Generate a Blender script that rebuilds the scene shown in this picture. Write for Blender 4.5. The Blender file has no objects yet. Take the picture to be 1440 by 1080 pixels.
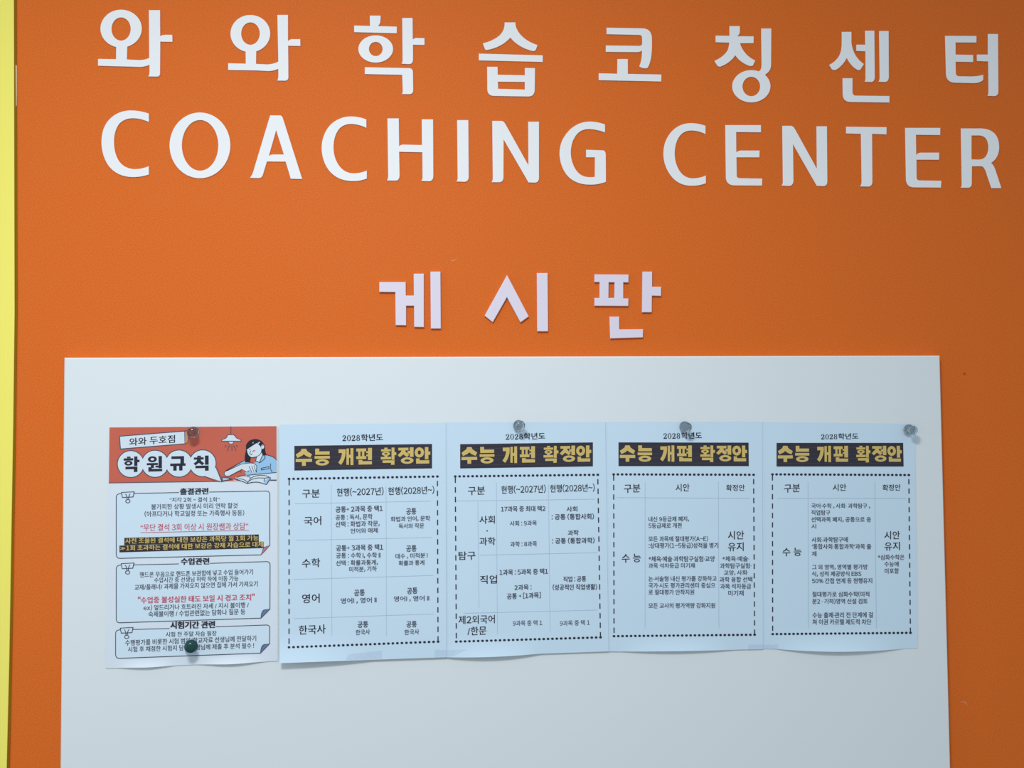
import bpy, math, random
from mathutils import Vector, Matrix, Euler
from mathutils.geometry import tessellate_polygon

random.seed(4)
scene = bpy.context.scene
COL = scene.collection

# ---------------------------------------------------------------- camera
W, H = 1440, 1080
F = 1150.0                       # focal length in pixels of the 1440 px frame
DIST = 1.035                     # metres from the wall
EYE = 1.40                       # camera height above the floor
YAW, PITCH, ROLL = -0.07142, 0.03088, 0.007626
R = (Matrix.Rotation(YAW, 3, 'Z') @ Matrix.Rotation(PITCH, 3, 'X') @ Matrix.Rotation(ROLL, 3, 'Y'))
cam_d = bpy.data.cameras.new('camera')
cam_d.sensor_width = 36.0
cam_d.lens = 36.0 * F / W
cam_d.clip_start = 0.01
cam = bpy.data.objects.new('camera', cam_d)
COL.objects.link(cam)
cam.matrix_world = Matrix.Translation((0, -DIST, EYE)) @ (R @ Matrix.Rotation(math.pi / 2, 3, 'X')).to_4x4()
scene.camera = cam

# ---------------------------------------------------------------- light and exposure
vs = scene.view_settings
vs.view_transform = 'Standard'
vs.look = 'None'
vs.gamma = 1.0
vs.use_curve_mapping = False
vs.exposure = 0.17
world = bpy.data.worlds.new('world')
scene.world = world
world.use_nodes = True
# room light: a bright upper half, dimmer below the horizon
wn = world.node_tree
bg = wn.nodes['Background']
bg.inputs[1].default_value = 0.415
w_tc = wn.nodes.new('ShaderNodeTexCoord')
w_sep = wn.nodes.new('ShaderNodeSeparateXYZ')
w_mr = wn.nodes.new('ShaderNodeMapRange')
w_rp = wn.nodes.new('ShaderNodeValToRGB')
w_mr.inputs['From Min'].default_value = -0.6
w_mr.inputs['From Max'].default_value = 0.6
w_rp.color_ramp.elements[0].color = (0.50, 0.56, 0.60, 1)
w_rp.color_ramp.elements[1].color = (1.14, 1.29, 1.40, 1)
wn.links.new(w_tc.outputs['Generated'], w_sep.inputs[0])
wn.links.new(w_sep.outputs['Z'], w_mr.inputs['Value'])
wn.links.new(w_mr.outputs['Result'], w_rp.inputs['Fac'])
wn.links.new(w_rp.outputs['Color'], bg.inputs[0])


def area(name, loc, target, sx, sy, power, color):
    d = bpy.data.lights.new(name, 'AREA')
    d.shape = 'RECTANGLE'
    d.size, d.size_y = sx, sy
    d.energy = power
    d.color = color
    o = bpy.data.objects.new(name, d)
    COL.objects.link(o)
    o.location = loc
    o.rotation_euler = (Vector(target) - Vector(loc)).to_track_quat('-Z', 'Y').to_euler()
    return o


area('ceiling_lamp', (-0.22, -1.0, 2.20), (-0.22, -1.0, 0.0), 0.28, 0.22, 14.2, (0.97, 0.98, 1.0))
area('window_daylight', (-1.5, -0.55, 1.40), (0.0, 0.0, 1.40), 0.5, 0.9, 2.4, (0.84, 0.95, 1.0))


# ---------------------------------------------------------------- letter shapes for the small print (built-in font)
GLYPH = {}


def load_glyphs(chars):
    cu = bpy.data.curves.new('t', 'FONT')
    cu.resolution_u = 2
    o = bpy.data.objects.new('t', cu)
    COL.objects.link(o)
    full = '0123456789ABESex()[]+%:=!,"'
    cu.body = '\n'.join(chr(ord(c) + 0xFEE0) if c in full else c for c in chars)
    cu.space_line = 3.0                            # one letter per line, lines 3 units apart
    bpy.context.view_layer.update()
    me = bpy.data.meshes.new_from_object(o.evaluated_get(bpy.context.evaluated_depsgraph_get()))
    co = [(v.co.x, v.co.y) for v in me.vertices]
    rows = {}
    for p in me.polygons:
        rows.setdefault(round(-(co[p.vertices[0]][1] - 0.35) / 3.0), []).append(tuple(p.vertices))
    for k, ch_ in enumerate(chars):
        ids = sorted({q for f in rows[k] for q in f})
        ix = {q: n for n, q in enumerate(ids)}
        dy = 3.0 * k + (0.12 if ch_ == '~' else 0.0)
        g = [(co[q][0], co[q][1] + dy) for q in ids]
        if ch_ in '+=':                            # these two come out oversized beside the Korean letters
            g = [(0.5 + (a - 0.5) * 0.62, 0.38 + (b - 0.38) * 0.62) for a, b in g]
        GLYPH[ch_] = (g, [tuple(ix[q] for q in f) for f in rows[k]])
    GLYPH['I'] = ([(0, 0), (0.085, 0), (0.085, 0.74), (0, 0.74)], [(0, 1, 2, 3)])
    bpy.data.meshes.remove(me)
    bpy.data.objects.remove(o)
    bpy.data.curves.remove(cu)


load_glyphs('0123456789ABESex()[]+%/:=!*,"~·‘’“”≫'
            '가각간강개거걸검것게결경계고공과관교구국권규그급기께나내너넣년논는능님다단달담당대도독동된두드든들등또락래량러련로롯료률르를리말매면모목무문'
            '물미발방범법별병보분불비사상생서석선설성세센수숙술습시식신실심쌤아안않양어언업없엎에역연영예오와외원월위유육율융으은을음응의이인일자작장재적'
            '전절점접정제져조족주중지직진질집차착채체쳐초최출치칙칭카코탐태택터텔토통트판편평폐포폰프플피필하학한할함합핸행허험현형호화확활황회후흐')


# ---------------------------------------------------------------- helpers
def at(px, py, depth=0.0):
    """point of the plane y = -depth (the wall is y = 0) seen at photo pixel px, py"""
    d = R @ Vector(((px - 720.0) / F, 1.0, -(py - 540.0) / F))
    s = (DIST - depth) / d.y
    return Vector((d.x * s, -depth, EYE + d.z * s))


def mat(name, color, rough=0.6, spec=0.3, bump=None, speckle=None, alpha=1.0):
    m = bpy.data.materials.new(name)
    m.use_nodes = True
    nt = m.node_tree
    b = nt.nodes['Principled BSDF']
    b.inputs['Base Color'].default_value = (*color, 1)
    b.inputs['Roughness'].default_value = rough
    b.inputs['Specular IOR Level'].default_value = spec
    b.inputs['Alpha'].default_value = alpha
    if bump or speckle:
        tc = nt.nodes.new('ShaderNodeTexCoord')
    if speckle:
        sc, amt = speckle
        n = nt.nodes.new('ShaderNodeTexNoise')
        n.inputs['Scale'].default_value = sc
        n.inputs['Detail'].default_value = 3
        r = nt.nodes.new('ShaderNodeValToRGB')
        r.color_ramp.elements[0].position = 0.3
        r.color_ramp.elements[1].position = 0.7
        r.color_ramp.elements[0].color = (*[c * (1 - amt) for c in color], 1)
        r.color_ramp.elements[1].color = (*[min(1, c * (1 + amt)) for c in color], 1)
        nt.links.new(tc.outputs['Object'], n.inputs['Vector'])
        nt.links.new(n.outputs['Fac'], r.inputs['Fac'])
        nt.links.new(r.outputs['Color'], b.inputs['Base Color'])
    if bump:
        sc, st = bump
        n = nt.nodes.new('ShaderNodeTexNoise')
        n.inputs['Scale'].default_value = sc
        n.inputs['Detail'].default_value = 2
        bp = nt.nodes.new('ShaderNodeBump')
        bp.inputs['Strength'].default_value = st
        bp.inputs['Distance'].default_value = 0.0006
        nt.links.new(tc.outputs['Object'], n.inputs['Vector'])
        nt.links.new(n.outputs['Fac'], bp.inputs['Height'])
        nt.links.new(bp.outputs['Normal'], b.inputs['Normal'])
    return m


M = {}
M['orange'] = mat('orange_panel', (0.74, 0.153, 0.019), 0.6, 0.14, bump=(700, 0.4), speckle=(900, 0.20))
M['yellow'] = mat('yellow_panel', (0.96, 0.86, 0.155), 0.5, 0.3, bump=(300, 0.1))
M['vinyl'] = mat('white_vinyl', (0.87, 0.88, 0.89), 0.5, 0.3)
M['foam'] = mat('white_foam', (0.78, 0.72, 0.83), 0.6, 0.25)
M['board'] = mat('white_board', (0.76, 0.815, 0.83), 0.55, 0.25, bump=(60, 0.12))
M['paper'] = mat('copy_paper', (0.615, 0.775, 0.90), 0.8, 0.1)
M['poster_paper'] = mat('poster_paper', (0.72, 0.795, 0.87), 0.7, 0.15)
M['frame_fill'] = mat('pale_blue_print', (0.655, 0.80, 0.905), 0.7, 0.15)
M['ink'] = mat('black_ink', (0.028, 0.030, 0.050), 0.7, 0.15)
M['grey_ink'] = mat('grey_ink', (0.075, 0.085, 0.125), 0.7, 0.15)
M['line'] = mat('thin_blue_grey_ink', (0.45, 0.57, 0.69), 0.7, 0.15)
M['red_ink'] = mat('red_ink', (0.58, 0.09, 0.14), 0.7, 0.15)
M['gold'] = mat('gold_ink', (0.66, 0.49, 0.16), 0.7, 0.15)
M['banner'] = mat('dark_print', (0.040, 0.036, 0.052), 0.6, 0.2)
M['banner_line'] = mat('print_banding', (0.066, 0.062, 0.085), 0.6, 0.2)
M['highlight'] = mat('dark_brown_highlight', (0.042, 0.034, 0.036), 0.6, 0.2)
M['coral'] = mat('coral_print', (0.60, 0.135, 0.088), 0.6, 0.2)
M['pink'] = mat('pink_print', (0.62, 0.20, 0.24), 0.6, 0.2)
M['slate'] = mat('slate_print', (0.13, 0.21, 0.38), 0.6, 0.2)
M['sky'] = mat('shirt_blue_print', (0.33, 0.57, 0.82), 0.6, 0.2)
M['pale'] = mat('white_print', (0.68, 0.78, 0.86), 0.6, 0.2)
M['tan'] = mat('tan_print', (0.60, 0.30, 0.16), 0.6, 0.2)
M['hair'] = mat('hair_print', (0.022, 0.022, 0.034), 0.6, 0.2)
M['needle'] = mat('steel', (0.6, 0.6, 0.6), 0.25, 0.5)
M['needle'].node_tree.nodes['Principled BSDF'].inputs['Metallic'].default_value = 1
M['green'] = mat('green_plastic', (0.006, 0.050, 0.050), 0.2, 0.4)
M['tape'] = mat('clear_tape', (0.56, 0.64, 0.80), 0.4, 0.3, alpha=0.09)
g = bpy.data.materials.new('clear_plastic')
g.use_nodes = True
g.node_tree.nodes.remove(g.node_tree.nodes['Principled BSDF'])
gl = g.node_tree.nodes.new('ShaderNodeBsdfGlass')
gl.inputs['Color'].default_value = (0.84, 0.86, 0.87, 1)
gl.inputs['Roughness'].default_value = 0.0
gl.inputs['IOR'].default_value = 1.49
g.node_tree.links.new(gl.outputs[0], g.node_tree.nodes['Material Output'].inputs['Surface'])
M['clear'] = g
M['gap_shade'] = mat('painted_gap_shade', (0.27, 0.125, 0.004), 0.8, 0.1)  # brown stands in for the shade in the gap between the panels
M['scuff'] = mat('orange_scuff', (0.74, 0.22, 0.07), 0.6, 0.2)
M['spot'] = mat('orange_spot', (0.38, 0.062, 0.008), 0.6, 0.2)
M['sliver'] = mat('sliver_buff', (0.72, 0.62, 0.36), 0.6, 0.2)

WLOC = {}


def tag(o, label=None, cat=None, group=None, kind=None):
    if label: o['label'] = label
    if cat: o['category'] = cat
    if group: o['group'] = group
    if kind: o['kind'] = kind
    return o


def mk(name, verts, faces, m, parent=None, smooth=False):
    me = bpy.data.meshes.new(name)
    if parent is None:
        n = len(verts)
        lo = Vector([min(v[i] for v in verts) for i in range(3)])
        hi = Vector([max(v[i] for v in verts) for i in range(3)])
        org = Vector(((lo.x + hi.x) / 2, hi.y, (lo.z + hi.z) / 2))
    else:
        org = WLOC[parent.name]
    me.from_pydata([tuple(Vector(v) - org) for v in verts], [], faces)
    me.materials.append(M[m])
    if smooth:
        for p in me.polygons:
            p.use_smooth = True
    me.update()
    o = bpy.data.objects.new(name, me)
    COL.objects.link(o)
    if parent is None:
        o.location = org
    else:
        o.parent = parent
    WLOC[o.name] = org
    return o


def empty(name, loc):
    o = bpy.data.objects.new(name, None)
    o.empty_display_size = 0.02
    COL.objects.link(o)
    o.location = loc
    WLOC[o.name] = Vector(loc)
    return o


def path(p, n=8):
    """'x,y x,y q x,y x,y ...' -> points; q = quadratic curve (control, end); a cx,cy rx,ry a0,a1 = arc"""
    out = []
    tk = p.split()
    i = 0
    pt = lambda s: tuple(float(c) for c in s.split(','))
    while i < len(tk):
        if tk[i] == 'q':
            c, e = pt(tk[i + 1]), pt(tk[i + 2])
            s = out[-1]
            for k in range(1, n + 1):
                t = k / n
                out.append(tuple((1 - t) ** 2 * s[j] + 2 * t * (1 - t) * c[j] + t * t * e[j] for j in (0, 1)))
            i += 3
        elif tk[i] == 'a':
            c, r, an = pt(tk[i + 1]), pt(tk[i + 2]), pt(tk[i + 3])
            k = max(8, int(abs(an[1] - an[0]) / 6))
            for j in range(k + 1):
                t = math.radians(an[0] + (an[1] - an[0]) * j / k)
                out.append((c[0] + r[0] * math.cos(t), c[1] + r[1] * math.sin(t)))
            i += 4
        else:
            out.append(pt(tk[i]))
            i += 1
    return out


def ell(cx, cy, rx, ry, n=40):
    return [(cx + rx * math.cos(2 * math.pi * k / n), cy + ry * math.sin(2 * math.pi * k / n)) for k in range(n)]


def box_between(name, corners, d0, d1, m, parent=None, bevel=0.0):
    """slab whose front face has the four photo corners at depth d1 and whose back sits at depth d0"""
    fr = [at(x, y, d1) for x, y in corners]
    bk = [Vector((v.x, -d0, v.z)) for v in fr]
    if bevel:
        c = sum(fr, Vector()) / 4
        mid = [Vector((v.x, -d1 + bevel, v.z)) for v in fr]
        ins = []
        for v in fr:
            ins.append(Vector((v.x - math.copysign(bevel, v.x - c.x), -d1, v.z - math.copysign(bevel, v.z - c.z))))
        V = ins + mid + bk
        Fc = [(0, 1, 2, 3)]
        for a in (0, 4):
            for k in range(4):
                j = (k + 1) % 4
                Fc.append((a + k, a + 4 + k, a + 4 + j, a + j))
        Fc.append((11, 10, 9, 8))
    else:
        V = fr + bk
        Fc = [(0, 1, 2, 3), (7, 6, 5, 4)]
        for k in range(4):
            j = (k + 1) % 4
            Fc.append((k, 4 + k, 4 + j, j))
    return mk(name, V, Fc, m, parent)


# ---------------------------------------------------------------- walls
w = box_between('wall_back', [(-30, -420), (2300, -420), (2300, 1500), (-30, 1500)], -0.03, 0.0, 'orange')
tag(w, 'orange painted wall panel carrying the white lettering and the notice board', kind='structure')
wall = w


# ---------------------------------------------------------------- raised letters
def cut_shape(name, loops, depth, bevel, m, parent=None):
    """one solid piece cut out of sheet; loops are photo-pixel outlines (outer, then holes)"""
    cu = bpy.data.curves.new(name, 'CURVE')
    cu.dimensions = '2D'
    cu.fill_mode = 'BOTH'
    for lp in loops:
        pts = []
        for q in lp:
            v = at(q[0], q[1], depth)
            if not pts or (Vector((v.x, v.z)) - Vector(pts[-1])).length > 1e-5:
                pts.append((v.x, v.z))
        if (Vector(pts[0]) - Vector(pts[-1])).length < 1e-5:
            pts.pop()
        sp = cu.splines.new('POLY')
        sp.points.add(len(pts) - 1)
        for k, (x, z) in enumerate(pts):
            sp.points[k].co = (x, z, 0, 1)
        sp.use_cyclic_u = True
    cu.extrude = depth / 2 - bevel
    cu.bevel_depth = bevel
    cu.bevel_resolution = 1
    cu.offset = -bevel
    o = bpy.data.objects.new('tmp', cu)
    COL.objects.link(o)
    bpy.context.view_layer.update()
    me = bpy.data.meshes.new_from_object(o.evaluated_get(bpy.context.evaluated_depsgraph_get()))
    V = [Vector((v.co.x, -(v.co.z + depth / 2) - 0.0001, v.co.y)) for v in me.vertices]
    Fc = [tuple(p.vertices) for p in me.polygons]
    bpy.data.objects.remove(o)
    bpy.data.curves.remove(cu)
    bpy.data.meshes.remove(me)
    return mk(name, V, Fc, m, parent)


def letter(name, label, group, ox, oy, pieces, depth, bevel, m):
    """pieces: list of (part name, outer path, hole path or None) in 9x zoom units about ox, oy"""
    conv = lambda p: [(ox + x / 9.0, oy + y / 9.0) for x, y in path(p)]
    built = [(nm, [conv(a)] + ([conv(h)] if h else [])) for nm, a, h in pieces]
    if len(built) == 1:
        o = cut_shape(name, built[0][1], depth, bevel, m)
    else:
        xs = [q[0] for _, l in built for q in l[0]]
        ys = [q[1] for _, l in built for q in l[0]]
        o = empty(name, at((min(xs) + max(xs)) / 2, max(ys), 0))
        for nm, l in built:
            cut_shape(nm, l, depth, bevel, m, o)
    tag(o, label, 'letter', group)
    return o


# yellow panel beside the orange one; dark strip paints the shade between them
EDGE = [(20.0, -420), (19.3, 0), (20.3, 440), (18.5, 590), (12.8, 930), (9.2, 1080), (-6, 1500)]
SHADE_EDGE = [(24.2, -420), (23.2, 0), (24.4, 440), (22.4, 590), (16.7, 930), (13.4, 1080), (-1, 1500)]
w = cut_shape('wall_left', [[(-700, -420)] + EDGE + [(-700, 1500)]], 0.0016, 0.0004, 'yellow')
tag(w, 'yellow wall panel along the left edge of the orange one', kind='structure')
t = cut_shape('shade_strip_1', [[(x - 1.0, y) for x, y in EDGE] + SHADE_EDGE[::-1]], 0.0007, 0.0002, 'gap_shade')
tag(t, 'dark strip painting the shade between the yellow and the orange panel', kind='structure')
ch = cut_shape('pale_sliver', [[(21.9, 91), (23.4, 92), (23.3, 148), (22.4, 150)]], 0.0011, 0.0001, 'sliver', t)  # thin pale sliver on the dark strip
tag(ch, 'pale thin sliver')

VD, VB = 0.0011, 0.0003
GH, GE, GB = 'white Korean letters of the top line', 'white English capitals', 'thick white Korean letters above the board'
C, V_ = 'consonant', 'vowel'
L = lambda lab, ox, oy, *pc: letter('korean_letter', lab, GH, ox, oy, pc, VD, VB, 'vinyl')
L('white Korean letter 와 at the far left of the top line, beside the yellow panel', 120, 0,
  (C, 'a 452,362 262,240 103.7,432.7 525,752 690,760 q 760,757 808,732 803,128 945,128 947,462 q 960,442 1005,440 1100,440 1102,530 948,528 945,930 q 945,968 905,970 795,968 q 812,950 812,900 812,822 q 740,848 690,848 540,843 160,833 160,745 388,748',
   'a 452,367 121,146 0,354'))
L('white Korean letter 와, the second in the top line, above the English letters A and C', 300, 0,
  (C, 'a 468,425 252,236 103.8,432.7 540,808 680,815 q 760,812 822,778 810,188 945,188 945,520 q 965,495 1005,495 1100,495 1102,583 947,580 950,975 q 950,1020 905,1022 803,1020 q 822,1005 822,960 822,872 q 760,900 690,900 540,892 187,887 187,800 410,805',
   'a 470,425 117,141 0,354'))
L('white Korean letter 학 in the top line, above the English letter H', 480, 10,
  (C, '360,107 498,107 495,180 q 490,215 465,240 703,247 702,332 162,317 162,232 362,238', None),
  (C, 'a 435,530 220,173 0,355', 'a 436,530 86,89 0,355'),
  (V_, '770,137 902,137 905,410 q 925,390 950,390 1053,392 1053,480 907,477 908,665 q 905,720 860,722 760,717 q 775,700 775,670', None),
  (C, '297,760 860,772 q 905,775 907,825 910,1050 q 910,1100 865,1102 765,1102 q 777,1085 777,1060 770,858 297,848', None))
L('white Korean letter 습 in the top line, above the first English letter N', 640, 20,
  (C, '627,103 765,103 765,130 q 775,205 845,275 q 920,350 1045,390 1020,455 q 1010,470 975,465 q 800,420 700,297 q 590,420 405,453 q 385,455 378,440 350,368 q 475,340 560,270 q 630,205 627,103', None),
  (V_, '300,498 1110,520 1110,605 300,585', None),
  (C, '405,665 538,665 540,765 882,772 882,680 1012,682 1008,960 q 1005,1040 930,1042 490,1035 q 410,1030 408,950', '542,855 882,858 882,945 880,953 545,943'))
L('white Korean letter 코 in the top line, above the English letter G', 810, 10,
  (C, '387,260 850,268 q 965,275 963,420 962,520 q 955,700 905,770 q 895,778 850,773 q 820,765 802,750 q 840,650 835,548 q 815,570 770,570 378,567 378,485 800,490 q 838,488 838,460 838,400 q 838,355 805,353 388,343', None),
  (V_, '525,657 657,657 657,845 1082,853 1080,942 288,925 288,837 522,843', None))
L('white Korean letter 칭 in the top line, third from the right, above an English letter E', 970, 30,
  (C, '503,60 635,60 635,130 q 632,170 600,188 810,190 808,277 638,278 q 655,350 720,420 q 770,470 830,495 800,560 q 785,572 750,562 q 640,520 577,430 q 510,530 390,573 q 365,577 350,560 312,500 q 430,450 480,365 q 498,320 500,270 328,265 328,180 503,183', None),
  (V_, '905,90 1033,90 1030,545 q 1030,630 958,672 a 780,822 242,205 -42.6,293.1 q 910,610 910,555', 'a 780,825 112,122 0,355'))
L('white Korean letter 센 in the top line, second from the right, above the English letter T', 1140, 30,
  (C, '395,133 517,133 517,270 q 530,370 575,440 q 620,505 675,540 635,605 q 620,625 590,612 q 520,575 458,465 q 405,565 325,612 q 290,625 270,605 235,550 q 320,510 365,430 q 395,370 395,270', None),
  (V_, '690,118 807,118 812,700 q 812,765 770,768 683,765 q 697,745 697,710 695,380 580,375 580,295 692,295', None),
  (V_, '868,122 988,122 990,700 q 990,765 940,768 860,765 q 875,745 875,700', None),
  (C, '405,720 530,720 530,890 q 532,938 570,940 998,945 998,1028 500,1022 q 410,1015 408,920', None))
L('white Korean letter 터 at the right end of the top line, above the English letter R', 1280, 30,
  (C, '443,183 840,185 838,268 575,268 575,420 797,425 797,515 575,512 578,650 q 578,692 620,695 760,697 q 860,697 925,675 925,740 q 890,780 810,783 560,777 q 460,770 455,660', None),
  (V_, '985,160 1112,160 1117,880 q 1117,945 1065,947 978,943 q 993,930 993,890 990,508 848,503 845,420 985,420', None))

L = lambda lab, ox, oy, a, h=None: letter('capital_letter', lab, GE, ox, oy, [('stroke', a, h)], VD, VB, 'vinyl')
L('white capital C at the far left of the English line, left of the letter O', 120, 145,
  '803,132 q 690,92 570,92 q 400,95 290,220 q 203,325 203,495 q 205,660 290,790 q 400,935 600,937 q 710,937 803,905 803,797 q 720,835 620,835 q 500,830 430,740 q 362,640 362,490 q 362,350 430,260 q 500,192 600,192 q 700,192 803,240')
L('white capital O, the only O of the English line, between C and A', 225, 145, 'a 505,535 385,417 0,355', 'a 507,535 230,320 0,355')
L('white capital A, the only A of the English line, between O and C', 330, 145,
  '448,155 575,155 q 600,158 612,195 855,962 710,958 645,742 408,740 360,900 q 345,950 310,950 190,947 q 215,920 230,880', '525,345 622,650 490,650 q 450,650 432,672')
L('white capital C between the letters A and H of the English line', 430, 145,
  '767,207 q 670,168 570,168 q 420,170 310,275 q 200,400 200,570 q 205,740 295,855 q 400,985 590,988 q 690,990 773,955 773,852 q 700,888 600,888 q 490,885 420,790 q 352,690 352,560 q 352,420 420,330 q 480,265 570,265 q 680,268 767,315')
L('white capital H, the only H of the English line, between C and I', 530, 150,
  '133,148 278,148 282,500 q 300,480 340,480 570,485 567,160 712,160 715,880 q 712,940 665,945 558,942 q 578,925 578,890 575,578 282,572 288,870 q 285,935 240,937 123,935 q 143,918 143,880')
L('white capital I, the narrow single stroke between H and N', 530, 150,
  '1015,170 1158,170 1163,890 q 1160,948 1110,952 1005,948 q 1022,930 1022,900')
L('white capital N between the letters I and G of the English line', 660, 155,
  '290,135 410,135 q 435,138 455,172 748,697 745,145 882,145 882,860 q 880,915 830,917 750,915 435,372 433,850 q 430,910 380,912 280,912 q 297,890 297,860')
L('white capital G ending the first English word', 740, 155,
  '998,180 q 900,143 800,143 q 640,148 530,270 q 422,390 422,545 q 425,700 510,815 q 610,940 800,943 q 910,945 1010,908 1008,560 q 1005,507 965,507 758,500 758,597 870,597 868,845 800,847 q 690,845 630,755 q 568,660 565,540 q 565,410 630,320 q 690,240 790,240 q 900,242 998,283')
L('white capital C starting the second English word', 910, 155,
  '740,197 q 650,163 550,163 q 410,165 310,270 q 207,385 207,550 q 210,705 295,820 q 390,955 560,958 q 660,958 745,925 745,825 q 670,862 575,862 q 470,858 410,765 q 350,670 350,545 q 352,410 415,325 q 470,258 560,258 q 650,258 740,303')
L('white capital E between the letters C and N of the second English word', 1000, 160,
  '180,143 632,143 632,235 318,232 320,490 q 340,465 385,465 615,465 612,552 322,552 325,780 q 325,812 360,815 648,820 645,910 290,908 q 190,900 188,800')
L('white capital N between the letters E and T of the second English word', 1000, 160,
  '902,152 1010,152 q 1040,155 1060,190 1340,697 1335,158 1467,158 1472,860 q 1470,915 1420,917 1340,913 1038,385 1043,850 q 1040,912 985,915 890,910 q 912,890 910,850')
L('white capital T, the only T of the English line', 1120, 160,
  '630,163 1142,170 1140,262 958,255 962,860 q 960,920 910,922 807,920 q 827,895 827,860 818,255 630,250')
L('white capital E between the letters T and R of the second English word', 1260, 160,
  '117,178 562,178 560,270 253,267 257,525 q 275,495 310,492 548,492 545,583 260,582 262,810 q 265,842 300,843 575,848 570,935 220,932 q 130,925 128,820')
L('white capital R at the right end of the English line', 1260, 160,
  '823,185 1080,185 q 1305,195 1307,420 q 1305,560 1205,622 q 1240,650 1262,720 1335,942 1210,942 1155,780 q 1125,665 1080,665 962,665 960,890 q 955,935 910,937 820,937 q 835,920 835,890',
  '957,275 1060,275 q 1172,285 1172,430 q 1165,575 1050,580 957,577')

FD, FB = 0.0034, 0.0006
L = lambda lab, ox, oy, *pc: letter('foam_letter', lab, GB, ox, oy, pc, FD, FB, 'foam')
L('thick white Korean letter 게, left of the three above the notice board', 510, 370,
  (C, '210,240 545,240 547,410 648,410 645,133 775,133 775,810 652,808 650,540 550,540 550,787 417,785 413,367 210,365', None),
  (V_, '857,107 985,107 990,828 863,828', None))
L('thick white Korean letter 시, middle of the three above the notice board', 660, 370,
  (C, '478,150 752,675 648,750 477,432 297,748 193,665', None),
  (V_, '855,125 992,125 998,863 860,863', None))
L('thick white Korean letter 판, right of the three above the notice board', 810, 370,
  (C, '235,142 667,145 665,245 600,243 600,445 665,447 663,543 235,540 235,440 300,440 300,240 235,240', '415,243 490,243 487,440 412,440'),
  (V_, '843,107 965,107 965,300 1080,300 1078,415 962,412 960,622 838,622', None),
  (C, '425,678 547,678 550,840 850,837 848,940 435,953', None))

# ---------------------------------------------------------------- notice board
BD = 0.011
bd = box_between('notice_board', [(89.8, 503), (1322.3, 500), (1343.5, 1330), (82, 1330)], 0.0002, BD, 'board', bevel=0.0016)
tag(bd, 'large plain white notice board mounted on the orange wall below the lettering', 'notice board')


# ---------------------------------------------------------------- sheets of paper and what is printed on them
class Sheet:
    def __init__(s, TL, TR, BR, BL, depth, bumps=(), wave=0.0, ph=0.0, bow=None):
        s.c = (TL, TR, BR, BL)
        s.depth, s.bumps, s.wave, s.ph = depth, bumps, wave, ph
        s.bow = bow

    def px(s, u, v):
        TL, TR, BR, BL = s.c
        t = [TL[i] + (TR[i] - TL[i]) * u for i in (0, 1)]
        b = [BL[i] + (BR[i] - BL[i]) * u for i in (0, 1)]
        if s.bow:
            b[1] += s.bow(u)
        return (t[0] + (b[0] - t[0]) * v, t[1] + (b[1] - t[1]) * v)

    def d(s, x, y):
        TL, TR, BR, BL = s.c
        v = (y - TL[1]) / (BL[1] - TL[1])
        xl = TL[0] + (BL[0] - TL[0]) * v
        u = (x - xl) / (TR[0] - TL[0])
        v = (y - (TL[1] + (TR[1] - TL[1]) * u)) / ((BL[1] + (BR[1] - BL[1]) * u) - (TL[1] + (TR[1] - TL[1]) * u))
        h = 0.0
        for u0, wd, amp, v0 in s.bumps:
            t = max(0.0, min(1.15, (v - v0) / (1 - v0)))
            k = max(0.0, 1 - ((u - u0) / wd) ** 2)
            h += amp * t * t * k
        h += s.wave * (0.5 + 0.5 * math.sin(u * 9.0 + s.ph) * math.cos(v * 5.0 + 2 * s.ph)) * min(1.0, max(0.0, min(v, 1 - v) * 6)) * min(1.0, max(0.0, min(u, 1 - u) * 6))
        return s.depth + h

    def P(s, x, y, lift=0.0):
        return at(x, y, s.d(x, y) + lift)

    def build(s, name, m, nu=36, nv=56):
        V, Fc = [], []
        th = 0.00018
        for side in (0, 1):
            for j in range(nv + 1):
                for i in range(nu + 1):
                    x, y = s.px(i / nu, j / nv)
                    p = s.P(x, y)
                    V.append(p if side == 0 else p + Vector((0, th, 0)))
        n = (nu + 1) * (nv + 1)
        ix = lambda i, j: j * (nu + 1) + i
        for j in range(nv):
            for i in range(nu):
                q = (ix(i, j), ix(i, j + 1), ix(i + 1, j + 1), ix(i + 1, j))
                Fc.append(q)
                Fc.append(tuple(n + k for k in reversed(q)))
        rim = [ix(i, 0) for i in range(nu)] + [ix(nu, j) for j in range(nv)] + [ix(i, nv) for i in range(nu, 0, -1)] + [ix(0, j) for j in range(nv, 0, -1)]
        r0, m_ = len(V), len(rim)
        V += [V[k] for k in rim] + [V[n + k] for k in rim]
        for k in range(m_):
            j = (k + 1) % m_
            Fc.append((r0 + k, r0 + j, r0 + m_ + j, r0 + m_ + k))
        s.o = mk(name, V, Fc, m, smooth=True)
        return s.o


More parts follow.
